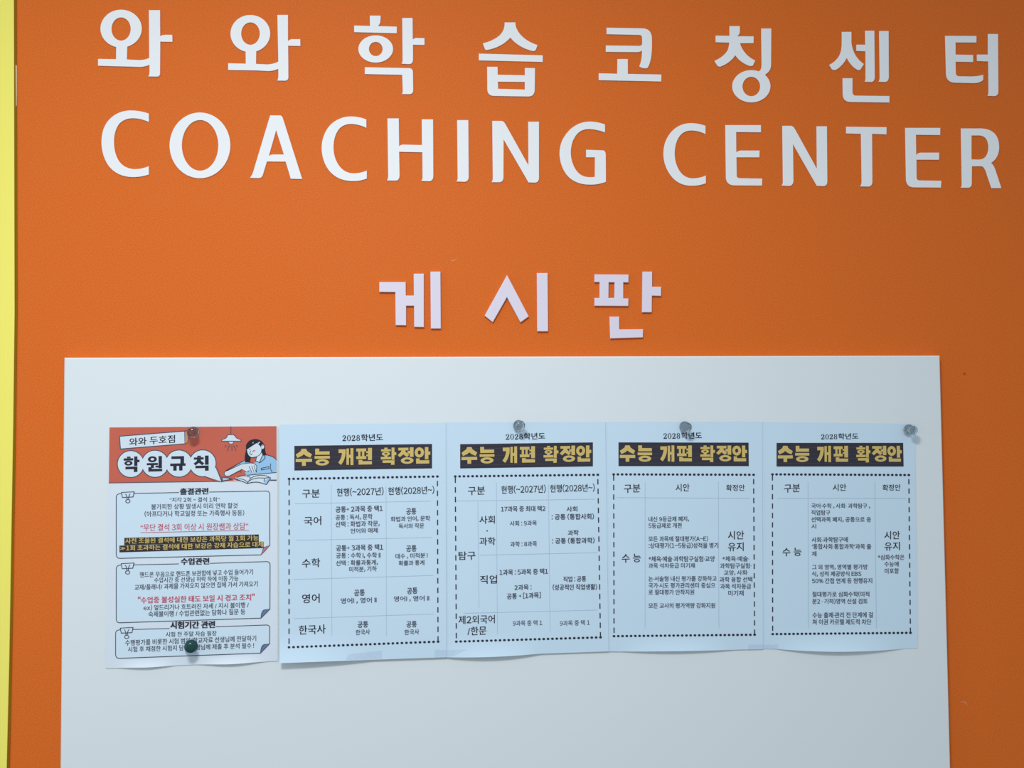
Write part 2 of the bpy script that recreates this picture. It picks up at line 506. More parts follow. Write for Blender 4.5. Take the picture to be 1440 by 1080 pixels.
class Ink:
    """collects flat printed shapes (photo-pixel outlines) into one mesh lying on a sheet"""
    Z = 5.5385

    def __init__(s, sheet, layer=0, origin=(0, 0), k=None):
        s.sh, s.layer = sheet, layer
        s.V, s.F, s.n = [], [], 0
        s.org(origin, k)

    def org(s, origin, k=None):
        s.ox, s.oy = origin
        s.k = (1 / s.Z) if k is None else k
        return s

    def t(s, p):
        return (s.ox + p[0] * s.k, s.oy + p[1] * s.k)

    def add(s, pts):
        i0 = len(s.V)
        s.n += 1
        for p in pts:
            x, y = s.t(p)
            s.V.append(s.sh.P(x, y, 0.00022 + 0.00010 * s.layer + 0.000006 * (s.n % 12)))
        return i0

    def poly(s, pts, holes=()):
        loops = [list(pts)] + [list(h) for h in holes]
        tri = tessellate_polygon([[Vector((x, y, 0)) for x, y in l] for l in loops])
        i0 = s.add([p for l in loops for p in l])
        for a, b, c in tri:
            s.F.append((i0 + a, i0 + b, i0 + c))
        return s

    def quad(s, a, b, c, d, nu=1, nv=1):
        """a top-left, b top-right, c bottom-right, d bottom-left"""
        pts = []
        for j in range(nv + 1):
            for i in range(nu + 1):
                u, v = i / nu, j / nv
                pts.append(tuple((a[q] * (1 - u) + b[q] * u) * (1 - v) + (d[q] * (1 - u) + c[q] * u) * v for q in (0, 1)))
        i0 = s.add(pts)
        for j in range(nv):
            for i in range(nu):
                k = i0 + j * (nu + 1) + i
                s.F.append((k, k + nu + 1, k + nu + 2, k + 1))
        return s

    def stroke(s, pts, w, closed=False, sub=40.0):
        """ribbon of width w along the points"""
        P = []
        n = len(pts)
        rng = range(n if closed else n - 1)
        for i in rng:
            a, b = Vector(pts[i]), Vector(pts[(i + 1) % n])
            m = max(1, int((b - a).length / sub))
            for k in range(m):
                P.append(a + (b - a) * (k / m))
        if not closed:
            P.append(Vector(pts[-1]))
        L_, R_ = [], []
        n = len(P)
        for i in range(n):
            if closed:
                p0, p1 = P[i - 1], P[(i + 1) % n]
            else:
                p0, p1 = P[max(0, i - 1)], P[min(n - 1, i + 1)]
            a = (P[i] - p0)
            b = (p1 - P[i])
            if a.length < 1e-6: a = b
            if b.length < 1e-6: b = a
            a = a.normalized(); b = b.normalized()
            na, nb = Vector((-a.y, a.x)), Vector((-b.y, b.x))
            m = (na + nb)
            if m.length < 1e-4: m = na
            m.normalize()
            sc = w / 2 / max(0.45, m.dot(na))
            L_.append(tuple(P[i] + m * sc)); R_.append(tuple(P[i] - m * sc))
        i0 = s.add(L_ + R_)
        for i in range(n if closed else n - 1):
            j = (i + 1) % n
            s.F.append((i0 + i, i0 + j, i0 + n + j, i0 + n + i))
        return s

    def text(s, body, x0, y0, x1, y1, h, bold=0.0, heavy=0.0):
        V, Fc, (lx, hx, ly, hy) = glyphs(body, bold)
        heavy = heavy or bold
        e = heavy * h                     # thicken: copies of the line set slightly apart
        offs = ((-e, -e / 2), (e, e / 2)) if heavy < 0.03 else ((-e, -e / 3), (e, -e / 3), (-e, e / 3), (e, e / 3), (0, 0))
        for dx, dy in offs:
            pts = []
            for x, y in V:
                u = (x - lx) / (hx - lx); v = (y - ly) / (hy - ly)
                pts.append((x0 + e + (x1 - x0 - 2 * e) * u + dx, y0 - e / 2 + (y1 - y0) * u - (h - e) * v + dy))
            i0 = s.add(pts)
            for f in Fc:
                s.F.append(tuple(i0 + k for k in f))
        return s

    def glyph(s, shapes, a, b, c, d):
        """shapes in a 100 x 100 box mapped into the quad a b c d"""
        def mp(p):
            u, v = p[0] / 100.0, p[1] / 100.0
            return tuple((a[q] * (1 - u) + b[q] * u) * (1 - v) + (d[q] * (1 - u) + c[q] * u) * v for q in (0, 1))
        for g_ in shapes:
            if g_[0] == 'r':
                _, x0, y0, x1, y1 = g_
                s.poly([mp(p) for p in ((x0, y0), (x1, y0), (x1, y1), (x0, y1))])
            elif g_[0] == 'o':
                _, cx, cy, rx, ry, ix, iy = g_
                s.poly([mp(p) for p in ell(cx, cy, rx, ry, 28)], [[mp(p) for p in ell(cx, cy, ix, iy, 20)]])
            else:
                s.poly([mp(p) for p in path(g_[1], 5)])
        return s

    def build(s, name, m, parent, label=None):
        o = mk(name, s.V, s.F, m, parent)
        if label: o['label'] = label
        return o


def glyphs(body, bold):
    V, Fc, x = [], [], 0.0
    for ch_ in body.replace('Ⅰ', 'I').replace('Ⅱ', 'II'):
        if ch_ == ' ':
            x += 0.25
            continue
        gv, gf = GLYPH[ch_]
        lo, hi = min(v[0] for v in gv), max(v[0] for v in gv)
        narrow = ord(ch_) < 0x2100
        x0 = x + 0.045 - lo if narrow else x
        n = len(V)
        V += [(a + x0, b) for a, b in gv]
        Fc += [tuple(n + k for k in f) for f in gf]
        x += hi - lo + 0.09 if narrow else 0.92
    return V, Fc, (min(v[0] for v in V), max(v[0] for v in V), min(v[1] for v in V), max(v[1] for v in V))


S_ = ('p', '36,0 64,0 70,14 100,34 90,54 62,42 50,32 38,42 10,54 0,34 30,14')
HEAVY = {
    '수': [S_, ('r', 0, 60, 100, 79), ('r', 38, 78, 62, 102)],
    '능': [('p', '4,0 30,0 30,17 98,17 98,37 4,37'), ('r', 0, 45, 100, 61), ('o', 50, 83, 44, 19, 20, 6)],
    '개': [('p', '2,6 48,6 48,30 q 44,70 18,100 0,86 q 22,60 24,28 2,28'), ('r', 53, 2, 69, 100), ('r', 68, 40, 80, 58), ('r', 79, 0, 98, 102)],
    '편': [('r', 0, 3, 62, 21), ('r', 0, 50, 62, 67), ('r', 12, 20, 26, 51), ('r', 36, 20, 50, 51), ('r', 73, 0, 98, 73),
          ('r', 62, 20, 75, 31), ('r', 62, 40, 75, 50), ('p', '14,72 38,72 38,80 98,80 98,100 14,100')],
    '확': [('r', 24, 0, 46, 9), ('r', 2, 10, 68, 23), ('o', 35, 37, 28, 12, 11, 4), ('r', 25, 48, 45, 57), ('r', 0, 56, 70, 71),
          ('r', 73, 0, 93, 74), ('r', 92, 28, 105, 46), ('p', '12,77 93,77 93,104 69,104 69,92 12,92')],
    '정': [('r', 2, 2, 66, 18), ('p', '22,17 46,17 48,26 70,46 56,59 34,42 12,59 -2,46 20,26'), ('r', 74, 0, 98, 58), ('r', 60, 22, 75, 38), ('o', 58, 80, 40, 20, 18, 7)],
    '안': [('o', 32, 32, 32, 31, 11, 13), ('r', 70, 0, 94, 74), ('r', 93, 27, 107, 47), ('p', '10,68 34,68 34,80 100,80 100,100 10,100')],
    '학': [('r', 24, 0, 48, 10), ('r', 2, 11, 66, 26), ('o', 34, 43, 27, 16, 11, 6), ('r', 72, 0, 94, 62), ('r', 93, 22, 108, 38), ('p', '14,66 94,66 94,102 70,102 70,83 14,83')],
    '원': [('o', 36, 20, 29, 20, 12, 8), ('r', 0, 45, 72, 59), ('r', 26, 58, 46, 78), ('r', 76, 0, 98, 80), ('r', 56, 63, 77, 75), ('p', '10,72 32,72 32,84 100,84 100,101 10,101')],
    '규': [('p', '8,2 90,2 90,53 66,53 66,21 8,21'), ('r', 0, 52, 100, 70), ('r', 20, 69, 42, 102), ('r', 58, 69, 80, 102)],
    '칙': [('r', 24, 0, 48, 10), ('r', 2, 11, 66, 26), ('p', '24,25 46,25 50,36 70,52 56,65 35,48 12,65 0,52 20,36'), ('r', 74, 0, 98, 62), ('p', '12,67 98,67 98,102 74,102 74,84 12,84')],
    '2': [('p', '8,30 q 10,0 48,0 q 88,2 88,28 q 86,50 34,84 74,84 q 84,84 86,70 94,70 90,100 6,100 6,92 q 62,50 62,26 q 60,6 44,6 q 30,6 28,22 q 30,36 18,38 q 8,38 8,30')],
    '0': [('o', 50, 50, 44, 51, 23, 45)],
    '8': [('o', 50, 26, 37, 27, 18, 20), ('o', 50, 73, 43, 28, 22, 21)],
}

R1, R2 = (140, 580), (140, 765)
R3, R4 = (380, 590), (380, 760)
R5, R6 = (620, 580), (620, 750)
R7, R8 = (840, 580), (840, 740)
R9, R10 = (1070, 580), (1070, 740)
Z = Ink.Z


def to(px, org):
    return ((px[0] - org[0]) * Z, (px[1] - org[1]) * Z)


def ph(q, org):
    return (org[0] + q[0] / Z, org[1] + q[1] / Z)


TITLE = [('수', .010, .128), ('능', .147, .258), ('개', .319, .431), ('편', .450, .566), ('확', .628, .735), ('정', .753, .868), ('안', .874, .980)]


def table_sheet(sh, label, ro, year, banner, border, ndots, ndash, rows, grids):
    o = sh.build('notice_sheet', 'paper')
    tag(o, label, 'sheet', 'table sheets pinned on the notice board')
    # year line: serif numerals and Korean letters
    ik = Ink(sh, 1, ro)
    x0, y0, x1, y1, h = year
    wd = x1 - x0
    for k, ch_ in enumerate('2028'):
        a, b = x0 + wd * (.0 + .113 * k), x0 + wd * (.105 + .113 * k)
        yy = y0 + (y1 - y0) * (.05 + .1 * k) - h * .06
        ik.glyph(HEAVY[ch_], (a, yy - h * .82), (b, yy - h * .82), (b, yy), (a, yy))
    ik.text('학년도', x0 + wd * .46, y0 + (y1 - y0) * .45, x1, y1, h, 0.022)
    ik.build('year_line', 'ink', o)
    # dark banner with heavy gold title
    ik = Ink(sh, 0, ro)
    ik.quad(*banner, nu=24, nv=4)
    bn = ik.build('title_banner', 'banner', o, 'dark banner bar')
    a, b, c, d = banner
    uv = lambda u, v: tuple((a[q] * (1 - u) + b[q] * u) * (1 - v) + (d[q] * (1 - u) + c[q] * u) * v for q in (0, 1))
    ik = Ink(sh, 1, ro)
    for v in (.18, .47, .64, .86):
        ik.quad(uv(0.0, v), uv(1, v), uv(1, v + .022), uv(0.0, v + .022), 24, 1)
    ik.build('print_band', 'banner_line', bn)
    ik = Ink(sh, 2, ro)
    for ch_, u0, u1 in TITLE:
        ik.glyph(HEAVY[ch_], uv(u0, .125), uv(u1, .125), uv(u1, .80), uv(u0, .80))
    ik.build('title_lettering', 'gold', bn, 'heavy gold title lettering')
    # border: dots along top and bottom, dashes down the sides
    ik = Ink(sh, 1, (0, 0), 1.0)
    TL, TR, BR, BL = border
    for A, B in ((TL, TR), (BL, BR)):
        for k in range(ndots + 1):
            t = k / ndots
            x, y = A[0] + (B[0] - A[0]) * t, A[1] + (B[1] - A[1]) * t
            ik.poly(ell(x, y, 1.98, 1.62, 12))
    for A, B, off in ((TL, BL, .10), (TR, BR, .45)):
        for k in range(ndash):
            t0, t1 = (k + off) / ndash, (k + off + .56) / ndash
            t1 = min(t1, 1.0)
            q = lambda t: (A[0] + (B[0] - A[0]) * t, A[1] + (B[1] - A[1]) * t)
            ik.stroke([q(t0), q(t1)], 1.5)
    ik.build('table_border', 'ink', o)
    ik = Ink(sh, 0, (0, 0), 1.0)
    for A, B in grids:
        ik.stroke([A, B], 0.55, sub=8)
    ik.build('grid_lines', 'line', o)
    split = []
    for name, lines in rows:
        split += [(name, lines)] if name == 'cell_text' else [(name, [ln]) for ln in lines]
    for name, lines in split:
        ik = Ink(sh, 1, ro)
        for ln in lines:
            org, body, xa, ya, xb, yb, hh = ln[:7]
            ik.org(org)
            bold = ln[7] if len(ln) > 7 else 0.018
            if body == '.':
                ik.poly(ell(xa, ya, 5.5, 5.5, 12))
            else:
                ik.text(body, xa, ya, xb, yb, hh, bold)
        ik.build(name, 'ink' if name != 'cell_text' else 'grey_ink', o)
    return o


B_ = 0.028     # bolder lines
H_ = 0.012     # table headings
g_ = lambda q, org: ph(q, org)

# sheets, right to left (each left sheet lies over its right neighbour)
PD = BD + 0.0006
shD = Sheet((1068, 593.2), (1286.6, 596.2), (1290.6, 911.5), (1069, 912.6), PD,
            bumps=((0.50, 0.42, 0.0042, 0.90),), wave=0.0005, ph=0.4, bow=lambda u: 4.6 * max(0, 1 - ((u - .52) / .42) ** 2))
shC = Sheet((848, 593.2), (1071.8, 593.0), (1073.0, 913.0), (853, 916.3), PD + 0.0009,
            bumps=((0.45, 0.35, 0.0030, 0.92),), wave=0.0005, ph=1.7, bow=lambda u: 1.0 * max(0, 1 - ((u - .45) / .4) ** 2))
shB = Sheet((624, 594.0), (851.2, 593.4), (855.8, 916.0), (624, 924.0), PD + 0.0018,
            bumps=((0.30, 0.30, 0.0035, 0.91),), wave=0.0005, ph=2.9, bow=lambda u: 2.2 * max(0, 1 - ((u - .28) / .3) ** 2))
shA = Sheet((393.4, 597.0), (626.8, 595.0), (627.8, 924.2), (393.5, 932.6), PD + 0.0027,
            bumps=((0.0, 0.55, 0.0060, 0.86),), wave=0.0005, ph=4.2, bow=lambda u: 0.0)
shP = Sheet((153.6, 600.9), (390.6, 599.0), (390.8, 929.3), (148.6, 940.0), PD + 0.0004,
            bumps=((0.24, 0.17, 0.0024, 0.966), (0.75, 0.2, 0.0024, 0.966)), wave=0.0, bow=lambda u: 1.2 * math.exp(-((u - .25) / .12) ** 2) + 1.8 * math.exp(-((u - .73) / .14) ** 2))

table_sheet(shA, 'white table sheet next to the coral-headed poster, its lower left corner lifting off the board', R3,
    (560, 171, 878, 165, 55), ((188, 205), (1260, 190), (1260, 380), (188, 397)),
    (ph((147, 462), R3), ph((1302, 443), R3), ph((1307, 788), R4), ph((146, 832), R4)), 33, 17,
    [('table_heading', [(R3, '구분', 248, 610, 385, 608, 65, H_), (R3, '현행(~2027년)', 518, 600, 883, 590, 66, H_), (R3, '현행(2028년~)', 918, 590, 1278, 580, 65, H_)]),
     ('row_heading', [(R3, '국어', 262, 825, 397, 820, 68, H_), (R4, '수학', 247, 213, 388, 207, 70, H_), (R4, '영어', 247, 490, 385, 485, 72, H_), (R4, '한국사', 222, 735, 432, 725, 72, H_)]),
     ('cell_text', [(R3, '공통+ 2과목 중 택1', 508, 725, 877, 715, 48, B_), (R3, '공통 : 독서, 문학', 508, 785, 797, 778, 44), (R3, '선택 : 화법과 작문,', 508, 840, 852, 832, 46), (R3, '언어와 매체', 625, 888, 838, 882, 40)]),
     ('cell_text', [(R3, '공통', 1058, 742, 1138, 738, 50, B_), (R3, '화법과 언어, 문학', 938, 798, 1245, 790, 42), (R3, '독서와 작문', 1000, 850, 1198, 846, 40)]),
     ('cell_text', [(R4, '공통+ 3과목 중 택1', 512, 85, 880, 75, 48, B_), (R4, '공통 : 수학 Ⅰ, 수학 Ⅱ', 512, 142, 858, 138, 46), (R4, '선택 : 확률과통계,', 512, 200, 838, 192, 44), (R4, '미적분, 기하', 615, 248, 830, 242, 44)]),
     ('cell_text', [(R4, '공통', 1058, 90, 1140, 86, 50, B_), (R4, '대수 , 미적분 Ⅰ', 975, 145, 1225, 137, 42), (R4, '확률과 통계', 1000, 198, 1200, 192, 40)]),
     ('cell_text', [(R4, '공통', 652, 435, 737, 430, 50, B_), (R4, '영어Ⅰ , 영어 Ⅱ', 548, 495, 828, 487, 46)]),
     ('cell_text', [(R4, '공통', 1065, 420, 1147, 415, 50, B_), (R4, '영어Ⅰ , 영어 Ⅱ', 962, 478, 1238, 472, 44)]),
     ('cell_text', [(R4, '공통', 680, 682, 763, 677, 50, B_), (R4, '한국사', 665, 738, 777, 732, 42)]),
     ('cell_text', [(R4, '공통', 1060, 680, 1142, 676, 50, B_), (R4, '한국사', 1045, 737, 1160, 731, 42)])],
    [(g_((475, 510), R3), g_((480, 745), R4)), (g_((902, 515), R3), g_((905, 745), R4)),
     (g_((190, 655), R3), g_((1250, 635), R3)), (g_((200, 940), R3), g_((1260, 918), R3)), (g_((180, 303), R4), g_((1270, 272), R4)), (g_((185, 608), R4), g_((1275, 572), R4))])

table_sheet(shB, 'white table sheet whose row heads read 사회, 과학 and 직업, under a clear push pin', R5,
    (503, 215, 812, 208, 52), ((150, 247), (1184, 233), (1184, 420), (150, 436)),
    (ph((112, 498), R5), ph((1222, 485), R5), ph((1243, 810), R6), ph((120, 843), R6)), 33, 17,
    [('table_heading', [(R5, '구분', 210, 645, 343, 640, 65, H_), (R5, '현행(~2027년)', 470, 635, 817, 627, 66, H_), (R5, '현행(2028년~)', 850, 625, 1198, 617, 64, H_)]),
     ('row_heading', [(R5, '사회', 300, 868, 420, 865, 62, H_), (R5, '.', 360, 922, 0, 0, 0), (R5, '과학', 300, 1035, 425, 1033, 62, H_), (R6, '탐구', 137, 208, 270, 205, 66, H_), (R6, '직업', 305, 395, 437, 390, 66, H_), (R6, '제2외국어', 137, 708, 420, 700, 66, H_), (R6, '/한문', 207, 795, 355, 788, 66, H_)]),
     ('cell_text', [(R5, '17과목 중 최대 택2', 467, 775, 815, 770, 44, B_), (R5, '사회 : 9과목', 537, 885, 747, 880, 40), (R5, '과학 : 8과목', 540, 1048, 748, 1043, 42)]),
     ('cell_text', [(R5, '사회', 978, 775, 1063, 772, 42, B_), (R5, ': 공통 (통합사회)', 862, 838, 1193, 833, 48, B_), (R5, '과학', 988, 960, 1073, 956, 42, B_), (R5, ': 공통 (통합과학)', 865, 1025, 1197, 1020, 48, B_)]),
     ('cell_text', [(R6, '1과목 : 5과목 중 택1', 455, 328, 835, 318, 46, B_), (R6, '2과목 :', 572, 445, 707, 440, 44, B_), (R6, '공통 + [1과목]', 513, 515, 778, 505, 48, B_)]),
     ('cell_text', [(R6, '직업 : 공통', 953, 380, 1132, 375, 44, B_), (R6, '(성공적인 직업생활)', 870, 445, 1217, 440, 48, B_)]),
     ('cell_text', [(R6, '9과목 중 택 1', 560, 722, 790, 717, 42, .010)]),
     ('cell_text', [(R6, '9과목 중 택 1', 927, 722, 1160, 715, 42, .010)])],
    [(g_((432, 545), R5), g_((440, 785), R6)), (g_((287, 700), R5), g_((297, 580), R6)), (g_((838, 560), R5), g_((850, 765), R6)),
     (g_((115, 690), R5), g_((1200, 675), R5)), (g_((300, 170), R6), g_((1215, 150), R6)), (g_((180, 622), R6), g_((1215, 597), R6))])

T_ = 0.018
table_sheet(shC, 'white table sheet second from the right, its middle column beginning 내신 9등급제', R7,
    (513, 208, 815, 205, 52), ((165, 233), (1178, 235), (1180, 418), (165, 418)),
    (ph((127, 482), R7), ph((1217, 485), R7), ph((1225, 845), R8), ph((130, 856), R8)), 33, 17,
    [('table_heading', [(R7, '구분', 207, 627, 335, 622, 65, H_), (R7, '시안', 610, 617, 718, 613, 60, H_), (R7, '확정안', 1003, 613, 1148, 610, 50, H_)]),
     ('row_heading', [(R8, '수 능', 190, 285, 340, 280, 68, H_)]),
     ('cell_text', [(R7, '내신 9등급제 폐지,', 398, 853, 715, 850, 42, T_), (R7, '5등급제로 개편', 398, 903, 657, 901, 42, T_),
                    (R7, '모든 과목에 절대평가(A~E)', 398, 1007, 862, 1005, 44, T_), (R7, ':상대평가(1~5등급)성적을 병기', 400, 1060, 942, 1058, 46, T_),
                    (R8, '*체육·예술·과학탐구실험·교양', 400, 277, 915, 275, 44, T_), (R8, '과목 석차등급 미기재', 398, 328, 760, 326, 40, T_),
                    (R8, '논·서술형 내신 평가를 강화하고', 398, 430, 930, 428, 42, T_), (R8, '국가·시도 평가관리센터 중심으', 398, 483, 920, 481, 42, T_),
                    (R8, '로 절대평가 안착지원', 398, 535, 755, 534, 42, T_), (R8, '모든 교사의 평가역량 강화지원', 398, 640, 918, 638, 42, T_)]),
     ('verdict_text', [(R8, '시안', 1017, 105, 1143, 102, 68, H_), (R8, '유지', 1017, 195, 1140, 192, 68, H_)]),
     ('cell_text', [(R8, '*체육·예술·', 975, 275, 1183, 274, 42, T_), (R8, '과학탐구실험·', 955, 330, 1200, 328, 42, T_), (R8, '교양, 사회·', 985, 383, 1175, 381, 40, T_),
                    (R8, '과학 융합 선택', 952, 437, 1207, 435, 42, T_), (R8, '과목 석차등급', 957, 490, 1198, 488, 42, T_), (R8, '미기재', 1020, 543, 1140, 541, 42, T_)])],
    [(g_((372, 540), R7), g_((372, 795), R8)), (g_((943, 540), R7), g_((947, 795), R8)), (g_((150, 663), R7), g_((1190, 668), R7))])

table_sheet(shD, 'white table sheet at the right end of the row, its middle column beginning 국어·수학', R9,
    (467, 212, 760, 208, 48), ((122, 237), (1108, 237), (1112, 421), (122, 421)),
    (ph((90, 482), R9), ph((1152, 487), R9), ph((1165, 830), R10), ph((92, 840), R10)), 33, 17,
    [('table_heading', [(R9, '구분', 180, 625, 305, 620, 64, H_), (R9, '시안', 560, 613, 665, 610, 55, H_), (R9, '확정안', 947, 612, 1088, 608, 50, H_)]),
     ('row_heading', [(R10, '수 능', 168, 235, 317, 232, 66, H_)]),
     ('cell_text', [(R9, '국어·수학 , 사회· 과학탐구 ,', 393, 748, 850, 748, 40, T_), (R9, '직업탐구', 393, 800, 540, 800, 40, T_), (R9, '선택과목 폐지, 공통으로 응', 393, 855, 858, 855, 42, T_), (R9, '시', 393, 907, 430, 905, 38, T_),
                    (R9, '사회·과학탐구에', 395, 1013, 678, 1011, 42, T_), (R9, '‘통합사회·통합과학’과목 출', 397, 1065, 860, 1065, 42, T_), (R10, '제', 397, 235, 433, 234, 40, T_),
                    (R10, '그 외 영역, 영역별 평가방', 398, 340, 832, 338, 42, T_), (R10, '식, 성적 제공방식 EBS', 398, 393, 783, 391, 42, T_), (R10, '50% 간접 연계 등 현행유지', 398, 447, 867, 445, 42, T_),
                    (R10, '절대평가로 심화수학(미적', 400, 552, 845, 551, 44, T_), (R10, '분2 · 기하)영역 신설 검토', 400, 607, 832, 605, 44, T_),
                    (R10, '수능 출제·관리 전 단계에 걸', 402, 715, 873, 712, 44, T_), (R10, '쳐 이권 카르텔 제도적 차단', 402, 768, 860, 767, 44, T_)]),
     ('verdict_text', [(R9, '시안', 962, 990, 1083, 987, 65, H_), (R10, '유지', 962, 190, 1083, 187, 66, H_)]),
     ('cell_text', [(R10, '*심화수학은', 912, 263, 1118, 262, 42, T_), (R10, '수능에', 962, 315, 1073, 314, 40, T_), (R10, '미포함', 965, 370, 1075, 368, 42, T_)])],
    [(g_((367, 540), R9), g_((370, 795), R10)), (g_((887, 540), R9), g_((900, 795), R10)), (g_((130, 668), R9), g_((1130, 668), R9))])

# ---------------------------------------------------------------- poster with the coral header
po = shP.build('rules_poster', 'poster_paper')
tag(po, 'poster with a coral header and drawn student, left end of the pinned row', 'poster')
hb = Ink(shP, 0, R1).quad((77, 117), (1378, 107), (1378, 530), (72, 549), 12, 5).build('header_band', 'coral', po, 'coral header band')
Ink(shP, 1, R1).stroke([(72, 549), (930, 537)], 5).build('header_rule', 'grey_ink', hb)
# name ribbon
Ink(shP, 1, R1).poly(path('151,183 690,139 q 697,190 692,218 q 688,245 662,248 160,289')).build('ribbon_outline', 'grey_ink', hb)
rb = Ink(shP, 2, R1).poly([(159, 189), (660, 149), (662, 241), (166, 281)]).build('name_ribbon', 'pale', hb, 'white name ribbon')
Ink(shP, 2, R1).poly(path('666,149 686,146 q 692,190 687,216 q 684,238 666,241')).build('ribbon_end', 'tan', hb, 'tan ribbon end')
Ink(shP, 3, R1).text('와와 두호점', 230, 262, 588, 236, 62, .020).build('ribbon_lettering', 'ink', hb)
# title bubbles
circ = ((243, 402, 108), (432, 400, 109), (618, 398, 109), (803, 396, 108))
ik = Ink(shP, 1, R1)
for cx, cy, r in circ: ik.poly(ell(cx, cy, r, r, 56))
ik.build('bubble_outline', 'grey_ink', hb)
ik = Ink(shP, 2, R1)
for cx, cy, r in circ: ik.poly(ell(cx, cy, r - 7, r - 7, 56))
ik.build('title_bubbles', 'pale', hb, 'four joined white circles')
ik = Ink(shP, 3, R1)
for ch_, x0, y0, x1, y1 in (('학', 185, 345, 302, 464), ('원', 368, 342, 488, 460), ('규', 550, 340, 670, 452), ('칙', 732, 338, 852, 454)):
    ik.glyph(HEAVY[ch_], (x0, y0), (x1, y0 - 3), (x1, y1 - 3), (x0, y1))
ik.build('title_lettering', 'ink', hb)
# hanging lamp drawing
Ink(shP, 1, R1).poly(path('994,172 1044,170 q 1060,178 1062,190 q 1070,203 1104,210 1104,227 949,227 949,210 q 984,203 990,186')).stroke([(1023, 108), (1023, 174)], 6).poly(ell(1024, 228, 24, 20, 24)).build('lamp_outline', 'grey_ink', hb)
ik = Ink(shP, 2, R1).poly(path('1000,178 1040,176 q 1055,184 1058,194 q 1066,207 1098,214 1098,221 955,221 955,214 q 990,207 996,188')).poly(path('1005,229 1043,229 q 1040,243 1024,243 q 1009,243 1005,229'))
ik.build('drawn_lamp', 'pale', hb, 'drawn hanging lamp')
ik = Ink(shP, 2, R1)
for a, b in (((1005, 262), (998, 302)), ((1029, 262), (1031, 300)), ((1048, 262), (1062, 300)), ((986, 254), (976, 272)), ((1064, 254), (1074, 270)), ((1014, 254), (1012, 268)), ((1040, 256), (1042, 268))):
    ik.stroke([a, b], 5)
ik.build('light_ray', 'grey_ink', hb)
# desk, book, laptop and student drawing
Ink(shP, 1, R1).poly([(1150, 486), (1378, 470), (1378, 527), (1040, 530), (1060, 505)]).build('drawn_desk', 'pale', hb)
st = Ink(shP, 2, R1).poly(path('1262,328 1300,330 q 1360,342 1378,372 1378,466 1150,490 1130,470 1160,452 1224,466 1222,420 1170,392 1110,402 1000,455 975,470 1125,376 1175,395 1215,390 1238,345'))
st = st.build('drawn_student', 'sky', hb, 'drawn student in a pale blue shirt')
Ink(shP, 3, R1).poly(path('1140,300 1140,255 q 1160,208 1215,207 q 1270,212 1287,262 q 1286,300 1302,335 1258,330 1200,300 1178,350 1172,388 1133,390 q 1126,345 1140,300')).build('drawn_hair', 'hair', st, 'black drawn hair')
ik = Ink(shP, 4, R1)
ik.poly(path('1147,290 q 1178,268 1222,240 q 1256,255 1262,290 q 1262,320 1240,335 q 1210,352 1180,350 q 1150,335 1147,290'))
ik.poly(ell(1272, 268, 13, 20, 20))
ik.poly([(1225, 342), (1262, 312), (1270, 332), (1244, 388), (1218, 378)])
ik.poly(path('972,482 q 965,460 1000,452 1105,402 1170,394 q 1215,392 1224,420 1220,466 1195,470 1165,452 1150,462 1110,442 1010,495 q 982,503 972,482'))
ik.build('drawn_skin', 'pale', st, 'pale face and forearm of the drawn student')
ik = Ink(shP, 5, R1)
for p in ('1162,288 1176,286', '1188,308 1198,301', '1178,298 1169,317 1176,320', '1174,329 q 1184,333 1190,320', '1180,350 q 1212,352 1240,335 q 1262,318 1262,292', '1147,292 q 1150,335 1180,350',
          '1264,258 q 1285,245 1284,270 q 1278,292 1264,284', '1270,332 1244,390 1216,376', '1216,376 1224,346', '1300,330 q 1360,342 1378,372', '1270,330 q 1320,345 1244,392',
          '972,482 q 965,460 1000,452 1105,402 1170,394 q 1215,392 1224,420 1220,466', '972,482 q 982,503 1010,495 1110,442', '1164,420 1186,466', '1184,415 1203,466', '1203,412 1218,462', '1150,462 1165,452',
          '1258,434 1318,422 1319,437 1260,448 1258,434', '1334,398 q 1322,440 1346,466', '1150,489 1378,467', '985,452 1126,374', '1090,455 1100,466'):
    ik.stroke(path(p), 4.2)
ik.build('drawn_outline', 'ink', st)
Ink(shP, 5, R1).poly(ell(1204, 298, 10, 5, 14)).build('drawn_cheek', 'pink', st)
Ink(shP, 5, R1).poly([(1190, 236), (1200, 228), (1196, 242)]).poly([(1228, 240), (1246, 228), (1250, 234), (1236, 246)]).build('hair_shine', 'pale', st)
bk = Ink(shP, 3, R1).poly(path('1048,520 q 1110,478 1165,500 1176,512 q 1232,480 1300,494 1332,510 1300,560 1280,555 q 1220,530 1150,553 q 1100,528 1048,520')).build('drawn_book', 'pale', hb, 'drawn open book')
Ink(shP, 4, R1).poly([(1330, 512), (1300, 560), (1280, 540), (1318, 506)]).build('page_edge', 'sky', bk)
ik = Ink(shP, 5, R1)
for p in ('1048,520 q 1110,478 1165,500 1176,512 q 1232,480 1300,494 1332,510 1300,560 1280,555 q 1220,530 1150,553 q 1100,528 1048,520', '1176,512 1150,553', '1150,545 q 1200,500 1285,512 1318,506', '1285,512 1280,540', '1060,524 q 1110,505 1150,540'):
    ik.stroke(path(p), 4.5)
ik.stroke([(1330, 526), (1378, 527)], 6)
ik.build('book_outline', 'ink', bk)
lp = Ink(shP, 3, R1).poly([(905, 428), (955, 540), (826, 498)]).build('drawn_laptop', 'pale', hb, 'drawn laptop')
Ink(shP, 4, R1).poly([(950, 500), (1008, 508), (1042, 520), (952, 540)]).poly([(904, 428), (911, 428), (958, 538), (950, 542)]).stroke([(826, 500), (905, 536), (955, 540)], 4).build('laptop_base', 'grey_ink', lp)
Ink(shP, 5, R1).poly([(958, 508), (1000, 513), (1012, 520), (960, 530)]).build('laptop_keyboard', 'line', lp)


